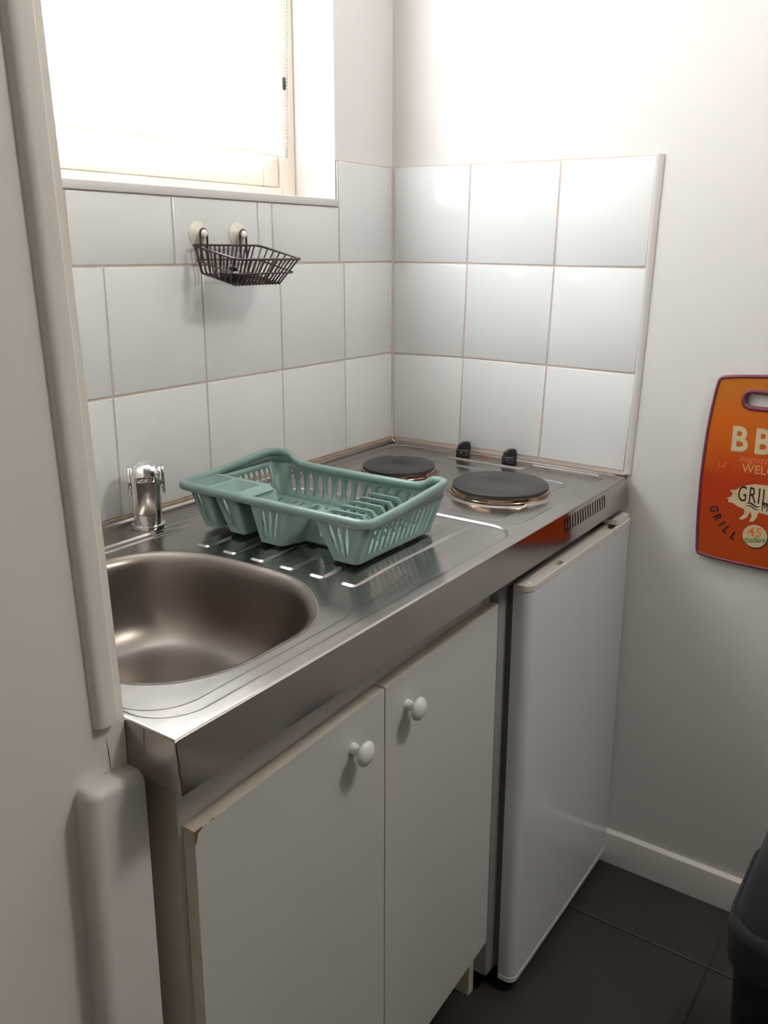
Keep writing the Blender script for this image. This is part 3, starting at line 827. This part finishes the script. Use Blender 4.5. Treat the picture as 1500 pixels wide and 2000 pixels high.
# ivory top cap with two finger recesses
capr = [(x, y) for x, y, z in door_ring(0, -.0006)]
rec = [rrect(-0.425, -0.318, -0.5985, -0.5805, .0085, 5), rrect(-0.140, -0.040, -0.5985, -0.5805, .0085, 5)]
b = MB().slab(capr, rec, lambda u, v, t_: (u, v, -0.0875 - t_), 0.0105)
for r_ in rec:
    cx = sum(p[0] for p in r_) / len(r_); cy = sum(p[1] for p in r_) / len(r_)
    b.add([(p[0], p[1], -0.0965) for p in r_], [tuple(range(len(r_)))])
cp = obj('top_cap', b, M['fridge_cap'], fd, ang=30)
md = cp.modifiers.new('soft', 'BEVEL'); md.width = 0.0018; md.segments = 2; md.limit_method = 'ANGLE'; md.angle_limit = math.radians(50)
obj('screw_cover', MB().lathe([(.006, -.0876), (.006, -.0865), (.005, -.086), (0, -.086)], (-0.4475, -0.5905, 0), 16, close=False), M['white_plastic'], fd)
b = MB().slab(rrect(-0.070, -0.006, -0.602, -0.52, .006, 4), [], lambda u, v, t_: (u, v, -0.0765 - t_), 0.0095)
obj('hinge', b, M['fridge_cap'], fr)
for x_ in (-0.455, -0.035):
    obj('foot', MB().lathe([(.009, -H), (.010, -H + .004), (.010, -H + .016), (.006, -H + .018), (.006, -.866)], (x_, -0.578 if x_ > -.1 else -.40, 0), 14), M['white_plastic'], fr)

# ------------------------------------------------------------------ wire basket on the back-wall tiles
bk = thing('wire_basket', 'brown wire basket hanging on tiles by two suction cups', 'basket', (-0.54, -0.07, 0.385))
R1, R2 = 0.0021, 0.0015
def zr_(y): return 0.4495 + (y + 0.020) * 0.205
top_c = [(-0.6220, -0.020), (-0.4580, -0.020), (-0.4640, -0.130), (-0.6225, -0.130)]
mid_c = [(-0.6180, -0.022), (-0.4660, -0.022), (-0.4750, -0.122), (-0.6200, -0.122)]
bot_c = [(-0.6120, -0.026), (-0.4860, -0.026), (-0.4900, -0.108), (-0.6130, -0.108)]
def loop(c4, zf, r=0.012):
    P = []
    for arc in smooth_poly(c4, r, 4): P += [(x, y, zf(y)) for x, y in arc]
    return P
obj('rim_wire', MB().tube(loop(top_c, zr_), R1, 8, True), M['wire'], bk)
zm = lambda y: 0.4255 + (y + 0.02) * 0.215
obj('middle_wire', MB().tube(loop(mid_c, zm), R2, 6, True), M['wire'], bk)
zb_ = lambda y: 0.4010 + (y + 0.03) * 0.215
def lerp2(c, a, i, j): return (c[i][0] + (c[j][0] - c[i][0]) * a, c[i][1] + (c[j][1] - c[i][1]) * a)
for k in range(14):                                             # U-shaped wires front to back
    a = (k + .5) / 14 * .94 + .03
    t0, t1 = lerp2(top_c, a, 0, 1), lerp2(top_c, a, 3, 2)
    b0, b1 = lerp2(bot_c, a, 0, 1), lerp2(bot_c, a, 3, 2)
    P = [(*t0, zr_(t0[1])), (b0[0], b0[1] + .001, zb_(b0[1]) + .004), (b0[0], b0[1] - .003, zb_(b0[1])), (b1[0], b1[1] + .003, zb_(b1[1])), (b1[0], b1[1] - .001, zb_(b1[1]) + .004), (*t1, zr_(t1[1]))]
    obj('cross_wire', MB().tube(P, R2, 5), M['wire'], bk)
for k in range(7):                                              # U-shaped wires side to side
    a = (k + .6) / 7.2
    t0, t1 = lerp2(top_c, a, 0, 3), lerp2(top_c, a, 1, 2)
    b0, b1 = lerp2(bot_c, a, 0, 3), lerp2(bot_c, a, 1, 2)
    P = [(*t0, zr_(t0[1])), (b0[0] - .001, b0[1], zb_(b0[1]) + .004), (b0[0] + .003, b0[1], zb_(b0[1]) + .001), (b1[0] - .003, b1[1], zb_(b1[1]) + .001), (b1[0] + .001, b1[1], zb_(b1[1]) + .004), (*t1, zr_(t1[1]))]
    obj('side_wire', MB().tube(P, R2, 5), M['wire'], bk)
for xc in (-0.5935, -0.4985):
    sc_ = obj('suction_cup', MB().lathe([(.0215, -.0082), (.0215, -.0092), (.017, -.0115), (.011, -.0150), (.008, -.0175), (.0, -.0180)], (xc - .001, 0, 0.4680), 28, ax='y', close=False), M['cup'], bk, ang=60)
    obj('button', MB().lathe([(.0052, -.0172), (.0066, -.0195), (.0066, -.0245), (.005, -.0265), (.0, -.027)], (xc, 0, 0.4690), 20, ax='y', close=False), M['clear'], sc_, ang=60)
    P = [(xc - .0078, -.0215, 0.4235), (xc - .0078, -.0215, 0.4680)]
    for k in range(1, 8):
        a = math.pi * k / 8; P.append((xc - .0078 * math.cos(a), -.0215, 0.4680 + .0088 * math.sin(a)))
    P += [(xc + .0078, -.0215, 0.4680), (xc + .0078, -.0215, 0.4235)]
    obj('hook', MB().tube(P, 0.0019, 8), M['wire'], bk)
# black sink plug lying in the basket
pg = thing('sink_plug', 'black rubber sink plug lying in the wire basket', 'plug', (-0.575, -0.075, 0.393))
def plug_z(x, y): return 0.3935 + (y + .075) * 0.215
b = MB().lathe([(.0200, 0.0), (.0250, .003), (.0255, .0090), (.0215, .0120), (.0130, .0120), (.0110, .0080), (0, .0080)], (-0.580, -0.078, 0.3950), 28, close=False)
obj('plug_disc', b, M['rubber'], pg, ang=40)
obj('plug_ring', MB().tube([(-0.553 + .014 * math.cos(a), -0.079 + .014 * math.sin(a), 0.4000 + .003 * math.sin(a)) for a in [2 * math.pi * k / 20 for k in range(20)]], .0026, 8, True), M['rubber'], pg)
obj('plug_stem', MB().tube([(-0.590, -0.072, .4050), (-0.588, -0.070, .4120), (-0.579, -0.070, .4145), (-0.570, -0.072, .4090)], .0040, 8), M['rubber'], pg)

# ------------------------------------------------------------------ chopping board on the right wall
UC = 0.866
bd = thing('chopping_board', 'orange plastic chopping board with plum edge and BBQ print on the right wall', 'chopping board', (-0.006, -UC, -0.14))
half = [(0.0, 0.232), (-0.070, 0.2265), (-0.096, 0.2235), (-0.1045, 0.2215), (-0.1085, 0.2190), (-0.1120, 0.2140), (-0.1155, 0.196), (-0.1205, 0.160), (-0.1245, 0.120), (-0.1275, 0.070), (-0.1287, 0.020), (-0.1285, -0.035), (-0.1270, -0.080), (-0.1245, -0.118), (-0.1235, -0.126), (-0.1215, -0.1310), (-0.1160, -0.1345), (-0.090, -0.1372), (-0.050, -0.1395), (0.0, -0.1405)]
outl = half + [(-u, v) for u, v in half[-2:0:-1]]
def offset(P, d_):
    out = []; n = len(P)
    for i in range(n):
        p, a, c = Vector(P[i]), Vector(P[i - 1]), Vector(P[(i + 1) % n])
        n1 = (p - a).normalized(); n2 = (c - p).normalized(); nn = Vector((n1.y + n2.y, -n1.x - n2.x)).normalized()
        out.append(tuple(p - nn * d_ * (1 if True else 0)))
    return out
inn = offset(outl, 0.006)
if abs(inn[5][0]) > abs(outl[5][0]): inn = offset(outl, -0.006)
hole = rrect(-0.058, 0.058, 0.1705, 0.1935, .0112, 6); hole_o = rrect(-0.0665, 0.0665, 0.1620, 0.2020, .0195, 6)
BD = -0.0035
def bmap(u, v, t_): return (BD - t_, -UC - u, v)
b = MB().slab(inn, [hole_o[::-1]], lambda u, v, t_: bmap(u, v, t_), 0.0062)
obj('print_panel', b, M['board'], bd, flat=True)
b = MB()
def strip(A, B, t0):
    n = len(A)
    b.loft([[bmap(u, v, 0.0) for u, v in A], [bmap(u, v, 0.0055) for u, v in A], [bmap(u * .7 + s_ * .3, v * .7 + r_ * .3, 0.0078) for (u, v), (s_, r_) in zip(A, B)], [bmap(u * .3 + s_ * .7, v * .3 + r_ * .7, 0.0080) for (u, v), (s_, r_) in zip(A, B)], [bmap(u, v, 0.0062) for u, v in B], [bmap(u, v, 0.0) for u, v in B]], False, False)
strip(outl, inn, 0)
obj('edge_strip', b, M['purple'], bd, ang=60)
b = MB(); strip(hole, hole_o, 0)
obj('handle_ring', b, M['purple'], bd, ang=60)
def text(name, body, size, u, v, m_, rot=0.0, shear=0.0, off=0.0, align='CENTER', sx=1.0, t0=0.00625, bold=0.0, sp=1.05):
    cu = bpy.data.curves.new(name, 'FONT'); cu.body = body; cu.size = size; cu.align_x = align; cu.align_y = 'CENTER'
    cu.shear = shear; cu.offset = bold; cu.resolution_u = 3; cu.space_character = sp
    tmp = bpy.data.objects.new(name, cu); COL.objects.link(tmp)
    dg = bpy.context.evaluated_depsgraph_get(); me = bpy.data.meshes.new_from_object(tmp.evaluated_get(dg))
    V = [v_.co.copy() for v_ in me.vertices]; F = [tuple(p.vertices) for p in me.polygons]
    bpy.data.objects.remove(tmp); bpy.data.curves.remove(cu); bpy.data.meshes.remove(me)
    ca, sa = math.cos(rot), math.sin(rot)
    q = MB().add([bmap(u + (p.x * sx) * ca - p.y * sa, v + (p.x * sx) * sa + p.y * ca, t0) for p in V], F)
    return obj(name, q, m_, bd, flat=True)
text('lettering_shadow', 'BBQ', 0.066, -0.0765, 0.1025, M['print_red'], sx=0.86, bold=0.0024, t0=.0063, align='LEFT', sp=1.36)
text('lettering', 'BBQ', 0.066, -0.0780, 0.1040, M['print_cream'], sx=0.86, bold=0.0018, t0=.0065, align='LEFT', sp=1.36)
text('lettering', 'august', 0.019, -0.034, 0.071, M['print_pale'], shear=0.35)
text('lettering', 'WELCOME', 0.0225, 0.0, 0.0515, M['print_tan'], sx=0.92, bold=0.0003)
text('lettering', 'L2', 0.016, -0.090, 0.0535, M['print_pale'], shear=0.3)
pig = [(-0.074, 0.006), (-0.063, 0.008), (-0.052, 0.0175), (-0.030, 0.0245), (0.0, 0.0255), (0.034, 0.0225), (0.055, 0.016), (0.066, 0.019), (0.068, 0.010), (0.079, 0.004), (0.080, -0.005), (0.070, -0.012), (0.058, -0.020), (0.050, -0.028), (0.046, -0.046), (0.038, -0.047), (0.036, -0.031), (0.012, -0.0335), (-0.006, -0.0305), (-0.018, -0.029), (-0.020, -0.040), (-0.0255, -0.0485), (-0.033, -0.0495), (-0.029, -0.038), (-0.033, -0.030), (-0.037, -0.041), (-0.045, -0.0485), (-0.052, -0.048), (-0.043, -0.036), (-0.044, -0.027), (-0.058, -0.023), (-0.066, -0.0185), (-0.075, -0.018), (-0.074, -0.013), (-0.078, -0.0105), (-0.071, -0.007), (-0.068, 0.000)]
obj('pig_silhouette', MB().sheet([(u + .004, v) for u, v in pig], [], lambda u, v: bmap(u, v, .0063)), M['print_cream'], bd, flat=True)
text('lettering', 'GRILL', 0.044, -0.0550, 0.0010, M['print_black'], sx=0.55, t0=.0066, align='LEFT', sp=1.15)
text('lettering', 'MENU', 0.023, -0.0100, -0.0185, M['print_black'], sx=0.7, t0=.0066, align='LEFT', sp=1.15)
b = MB()
for dv, w_ in ((-0.016, .0018), (-0.0215, .0012)):
    L_ = [(-0.039 + .028 * k / 10, dv + .0028 * math.sin(k / 10 * 6.0)) for k in range(11)]
    top_ = [(u, v + w_ * math.sin(math.pi * k / 10)) for k, (u, v) in enumerate(L_)]; bot_ = [(u, v - w_ * math.sin(math.pi * k / 10)) for k, (u, v) in enumerate(L_)]
    for k in range(10): b.add([bmap(*bot_[k], .0066), bmap(*bot_[k + 1], .0066), bmap(*top_[k + 1], .0066), bmap(*top_[k], .0066)], [(0, 1, 2, 3)])
obj('flourish', b, M['print_black'], bd, flat=True)
for c_, u, v, a in (('G', -0.0960, -0.0365, -68), ('R', -0.0880, -0.0520, -58), ('I', -0.0790, -0.0640, -50), ('L', -0.0690, -0.0740, -40), ('L', -0.0545, -0.0835, -28), ('P', 0.0545, -0.0835, 28), ('A', 0.0690, -0.0740, 40), ('R', 0.080, -0.0635, 50), ('T', 0.0885, -0.0520, 58), ('Y', 0.0960, -0.0380, 68)):
    text('lettering', c_, 0.0215, u, v, M['print_black'], rot=math.radians(a), bold=0.0008, sx=.85)
obj('badge_shadow', MB().sheet(ell(-0.0140, -0.0790, .0225, .0225, 28), [], lambda u, v: bmap(u, v, .0063)), M['print_black'], bd, flat=True)
obj('badge', MB().sheet(ell(-0.0155, -0.0765, .0225, .0225, 28), [], lambda u, v: bmap(u, v, .0066)), M['print_cream'], bd, flat=True)
text('lettering', '45', 0.025, -0.0160, -0.0690, M['print_orange'], t0=.0069, bold=.0004)
text('lettering', 'Dollars', 0.0125, -0.0160, -0.0850, M['print_green'], t0=.0069, shear=.3, rot=math.radians(12), bold=.0004)
obj('hanging_nail', MB().tube([(-0.0005, -UC, 0.1905), (-0.0190, -UC, 0.1912)], 0.0018, 8), M['chrome'], bd)

# ------------------------------------------------------------------ bin
BX, BY = -0.405, -1.117
bn = thing('waste_bin', 'dark grey plastic waste bin with domed lid standing by the right wall', 'bin', (BX, BY, -H))
def bring(hx, hy, r, z): return [(BX + x, BY + y, z) for x, y in rrect(-hx, hx, -hy, hy, r, 6)]
b = MB().loft([bring(.098, .118, .04, -H), bring(.104, .124, .045, -H + .006), bring(.116, .138, .05, -.575)])
obj('bin_body', b, M['bin_body'], bn, ang=50)
b = MB().loft([bring(.117, .139, .05, -.592), bring(.1245, .147, .055, -.588), bring(.1275, .150, .056, -.535), bring(.1265, .149, .056, -.517), bring(.1225, .145, .054, -.512), bring(.120, .1425, .052, -.513)])
obj('lid_band', b, M['bin_lid'], bn, ang=50)
b = MB().loft([bring(.119, .1415, .05, -.516), bring(.116, .1385, .05, -.500), bring(.105, .127, .048, -.440), bring(.085, .106, .045, -.395), bring(.060, .080, .04, -.372), bring(.03, .045, .025, -.364)])
ld = obj('lid', b, M['bin_lid'], bn, ang=60)
b = MB().lathe([(0.0, .0), (.030, .0012), (.034, -.004)], (BX - .072, BY + .055, -.408), 24, sy=1.5, close=False)
obj('lid_opening_shade', b, M['void'], ld)  # dark cap painted as the shade inside, no hole is cut

# ------------------------------------------------------------------ lift everything so that the floor is z = 0
for o in list(sc.objects):
    if o.parent is None and o.type in ('MESH', 'EMPTY'):
        o.location.z += H
